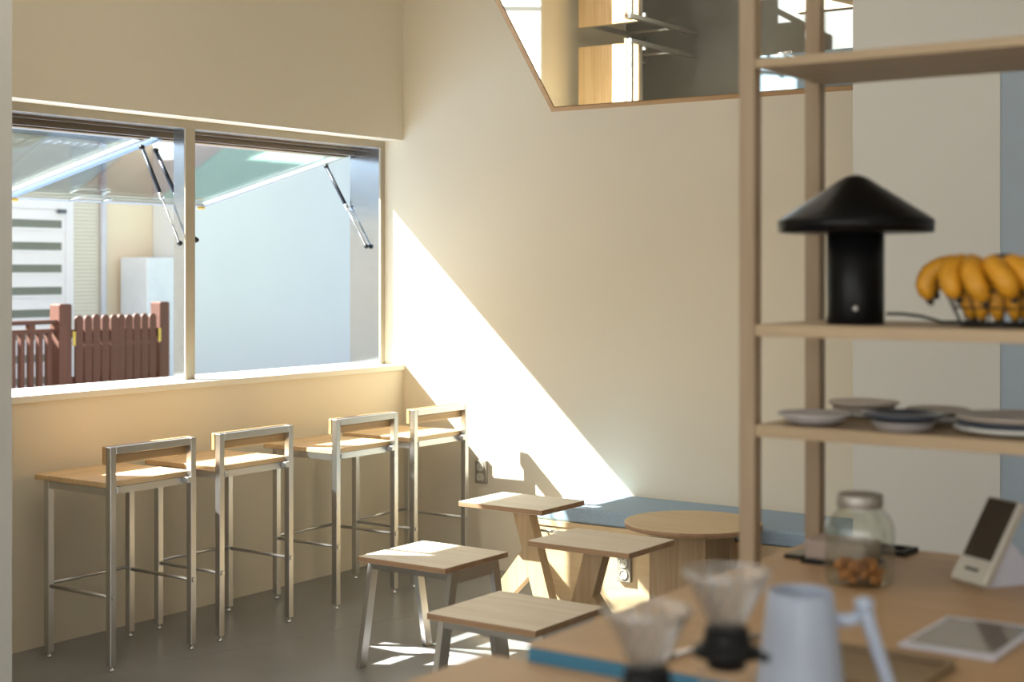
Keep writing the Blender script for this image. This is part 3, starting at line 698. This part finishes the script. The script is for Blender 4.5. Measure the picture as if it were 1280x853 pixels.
# ------------------------------------------------------------------ drippers on glass servers
FZ = 0.8703
def dripper(cx, cy, zt, zc, zb, lab, lab2):
    s = thing('coffee_server', lab2, 'coffee server', (cx, cy, FZ), 'glass servers under the drippers')
    hgt = zb-0.002-FZ
    bm = new_bm(); lathe(bm, (cx, cy, FZ), [(0.001, 0.0), (0.046, 0.0), (0.050, 0.004), (0.050, hgt*0.62), (0.036, hgt*0.90), (0.038, hgt)], 40, cap=False); obj('server_glass', bm, clear_glass, s)
    bm = new_bm(); sweep(bm, [(cx+0.05, cy+0.0, FZ+hgt*0.6), (cx+0.082, cy, FZ+hgt*0.58), (cx+0.084, cy, FZ+hgt*0.30), (cx+0.051, cy, FZ+hgt*0.22)], 0.005, 8); obj('handle', bm, clear_glass, s)
    t = thing('coffee_dripper', lab, 'coffee dripper', (cx, cy, zb), 'ribbed glass coffee drippers')
    H_ = zt-zc
    bm = new_bm(); lathe(bm, (cx, cy, zc), [(0.021, 0.0), (0.0575, H_-0.004), (0.0595, H_), (0.0565, H_), (0.0185, 0.002)], 48, cap=False); cone = obj('glass_cone', bm, clear_glass, t)
    bm = new_bm(); pts = []
    for i in range(8):
        uu = 0.06+0.86*i/7; r = 0.0190+(0.0550-0.0190)*uu; a = 0.9*uu
        pts.append((cx+r*math.cos(a), cy+r*math.sin(a), zc+H_*uu))
    sweep(bm, pts, 0.0028, 6); rib0 = obj('rib', bm, rib_glass, cone)
    for k in range(1, 14):
        c = rib0.copy(); COL.objects.link(c); c.parent = cone; c.rotation_euler = (0, 0, 2*PI*k/14)
    pass
    bm = new_bm(); sweep(bm, [(cx+0.0585*math.cos(2*PI*k/40), cy+0.0585*math.sin(2*PI*k/40), zt) for k in range(40)], 0.0024, 6, closed=True); obj('rim', bm, rib_glass, cone)
    hb = zc-zb
    bm = new_bm(); lathe(bm, (cx, cy, zb), [(0.020, 0.0), (0.026, 0.002), (0.027, hb*0.25), (0.046, hb*0.34), (0.047, hb*0.48), (0.036, hb*0.56), (0.031, hb*0.75), (0.030, hb-0.001), (0.020, hb-0.001)], 40); hold = obj('holder', bm, black_rubber, t)
    bm = new_bm(); tube(bm, (cx+0.044, cy, zb+hb*0.41), (cx+0.062, cy, zb+hb*0.41), 0.006, 8); obj('valve_lever', bm, black_rubber, hold)
    return t
dripper(4.110, -4.529, 1.100, 1.024, 0.968, 'ribbed clear glass dripper in black holder, the lower front one', 'glass server under the front left dripper at the picture bottom')
dripper(4.169, -4.415, 1.137, 1.063, 1.006, 'ribbed clear glass dripper in black holder beside the white jug', 'glass server under the dripper beside the white jug')

# ------------------------------------------------------------------ white jug
ux, uy = 4.180, -4.199
jg = thing('jug', 'blurry blue white jug with side handle in the foreground', 'jug', (ux, uy, FZ))
jh = 1.076-FZ
bm = new_bm(); lathe(bm, (ux, uy, FZ), [(0.064, 0.0), (0.067, 0.003), (0.064, jh*0.35), (0.052, jh*0.80), (0.048, jh-0.003), (0.046, jh), (0.044, jh-0.003), (0.048, jh*0.75), (0.058, 0.01), (0.001, 0.008)], 48, cap=False); obj('jug_body', bm, white_ceramic, jg)
hd_ = Vector((0.86, 0.51, 0)).normalized()
q = lambda r, z: (ux+hd_.x*r, uy+hd_.y*r, FZ+z)
bm = new_bm(); sweep(bm, [q(0.050, jh*0.80), q(0.070, jh*0.79), q(0.094, jh*0.84)], [0.010, 0.010, 0.011], 10)
sweep(bm, [q(0.092, jh*0.90), q(0.098, jh*0.80), q(0.112, jh*0.58), q(0.130, jh*0.32), q(0.140, jh*0.16)], [0.012, 0.011, 0.010, 0.010, 0.008], 10)
obj('handle', bm, white_ceramic, jg)
bm = new_bm(); lathe(bm, q(0.093, jh*0.86), [(0.006, 0.0), (0.014, 0.006), (0.015, 0.014), (0.008, 0.020)], 16); obj('handle_knob', bm, white_ceramic, jg)

# ------------------------------------------------------------------ outside: ground, house, neighbour wall, fence
gr = struct('ground', B(-18, -0.365, -14, 18, -0.2, -0.02), asphalt)
for i in range(5):
    for j in range(6):
        x0 = -5.06+i*0.92; y0 = -3.3+j*0.92
        obj('paving_slab', B(x0+0.006, x0+0.914, y0+0.006, y0+0.914, -0.02, 0.0), asphalt, gr)
bm = new_bm(); prism(bm, [(-5.1, 2.25), (-0.45, 2.25), (-0.45, 2.9), (-5.1, 3.2)], 'z', -0.02, 0.0); obj('red_lane', bm, red_lane, gr)
bm = new_bm(); prism(bm, [(-5.1, 3.22), (-0.45, 2.92), (-0.45, 7.0), (-5.1, 7.0)], 'z', -0.02, 0.0); obj('green_lane', bm, green_lane, gr)
mh = thing('manhole_cover', 'round grey manhole cover mirrored in the open window glass', 'manhole', (-4.1, 1.03, 0.001))
bm = new_bm(); lathe(bm, (-4.1, 1.03, 0.0005), [(0.20, 0.0), (0.24, 0.004), (0.26, 0.004), (0.27, 0.0)], 32, cap=False); obj('rim', bm, iron, mh)
bm = new_bm(); lathe(bm, (-4.1, 1.03, 0.0005), [(0.198, 0.0), (0.198, 0.004), (0.001, 0.005)], 32, cap=False); obj('lid', bm, iron, mh)

HX = -7.5
hs = thing('house', 'beige neighbour house with white slatted door beyond the brown gate', 'house', (HX, 1, 0))
obj('wall', B(-11, HX, -14, 9.0, -0.02, 2.9), house_beige, hs)
obj('roof_edge', B(-11.1, HX+0.12, -14, 4.7, 2.901, 3.0), roof_m, hs)
dr = obj('door', B(HX+0.001, HX+0.045, 2.55, 3.660, 0.03, 2.150), house_door, hs)
for k in range(9):
    z = 2.003-0.226*k
    bm = new_bm(); box(bm, HX+0.0455, HX+0.062, 2.70, 3.650, z+0.040, z+0.066); box(bm, HX+0.0455, HX+0.062, 2.70, 3.650, z-0.066, z-0.040); box(bm, HX+0.0455, HX+0.062, 3.612, 3.650, z-0.040, z+0.040)
    obj('slot_frame', bm, house_door, dr)
    obj('slot_glass', B(HX+0.0455, HX+0.050, 2.70, 3.6115, z-0.0398, z+0.0398), house_glass, dr)
bm = new_bm(); box(bm, HX+0.046, HX+0.10, 3.56, 3.64, 2.115, 2.155); obj('door_closer', bm, iron, dr)
bm = new_bm(); box(bm, HX+0.001, HX+0.055, 3.662, 3.762, 0.0, 2.26); box(bm, HX+0.001, HX+0.055, 2.45, 2.548, 0.0, 2.26); box(bm, HX+0.001, HX+0.055, 2.548, 3.662, 2.153, 2.26)
obj('door_frame', bm, house_door, hs)
bm = new_bm()
for k in range(72):
    z = 0.02+k*0.039
    prism(bm, [(HX+0.001, z), (HX+0.018, z+0.003), (HX+0.010, z+0.0375), (HX+0.001, z+0.0375)], 'y', 3.770, 4.205)
o = obj('siding_board', bm, siding_m, hs); o['kind'] = 'stuff'
bm = new_bm(); tube(bm, (HX+0.055, 4.148, 0.0), (HX+0.055, 4.148, 2.89), 0.032); obj('downpipe', bm, pipe_m, hs)
wb = thing('house', 'plain white neighbour building filling the right window', 'house', (-6.9, 6, 0))
obj('wall', B(HX+0.01, -6.9, 4.862, 12.0, -0.02, 3.6), house_white, wb)
obj('parapet', B(HX+0.01, -6.84, 4.83, 12.1, 3.601, 3.68), roof_m, wb)
tag(obj('utility_box', B(-7.42, -7.0, 4.35, 4.82, 0.0, 1.668, bev=0.01), box_m, None, (-7.2, 4.58, 0)), 'pale utility cabinet behind the right gate post', 'cabinet')

FX = -5.2
def fence_post(y0, y1, zt, parent):
    bm = new_bm(); prism(bm, [(y0, 0.0), (y1, 0.0), (y1, zt-0.012), (y1-0.018, zt), (y0+0.018, zt), (y0, zt-0.012)], 'x', FX-0.06, FX+0.06); return obj('post', bm, fence_m, parent)
fe = thing('fence', 'low brown wooden fence with thin upright slats left of the gate', 'fence', (FX, 0.5, 0))
fence_post(1.775, 1.905, 1.254, fe); fence_post(-0.63, -0.50, 1.254, fe)
obj('rail', B(FX-0.04, FX+0.04, -0.499, 1.774, 1.088, 1.122), fence_rail_m, fe)
obj('rail', B(FX-0.025, FX+0.025, -0.499, 1.774, 1.012, 1.048), fence_rail_m, fe)
obj('rail', B(FX-0.025, FX+0.025, -0.499, 1.774, 0.12, 0.16), fence_rail_m, fe)
bm = new_bm(); box(bm, FX-0.022, FX+0.022, -0.021, 0.021, 0.161, 1.0115); sl0 = obj('slat', bm, fence_m, fe, None)
for i in range(25):
    s_ = sl0 if i == 0 else sl0.copy()
    if i: COL.objects.link(s_); s_.parent = fe
    s_.location = (0, 1.710-0.0885*i, 0)
for i, y in enumerate((1.535, 0.92, 0.30)):
    obj('spacer', B(FX-0.025, FX+0.025, y-0.030, y+0.030, 1.0485, 1.0875), fence_m, fe)
gt = thing('gate', 'brown picket gate with rounded tops between two square posts', 'gate', (FX, 2.4, 0))
fence_post(2.868, 2.981, 1.254, gt)
GY = [1.995, 2.089, 2.177, 2.273, 2.368, 2.447, 2.533, 2.621, 2.710, 2.801]
hw = 0.0385
bm = new_bm(); pl = [(-hw, 0.06), (hw, 0.06), (hw, 1.118)]+[(hw*math.cos(PI*k/8), 1.118+0.038*math.sin(PI*k/8)) for k in range(1, 8)]+[(-hw, 1.118)]
prism(bm, pl, 'x', FX+0.026, FX+0.048); pk0 = obj('picket', bm, fence_m, gt)
for i, y in enumerate(GY):
    c = pk0 if i == 0 else pk0.copy()
    if i: COL.objects.link(c); c.parent = gt
    c.location = (0, y, random.uniform(-0.006, 0.006))
for z in (0.25, 0.60, 1.00):
    obj('rail', B(FX-0.02, FX+0.0255, 1.93, 2.86, z-0.035, z+0.035), fence_rail_m, gt)
for y in (1.925, 2.862):
    obj('hinge', B(FX+0.061, FX+0.068, y-0.014, y+0.014, 0.90, 1.02), brass, gt)
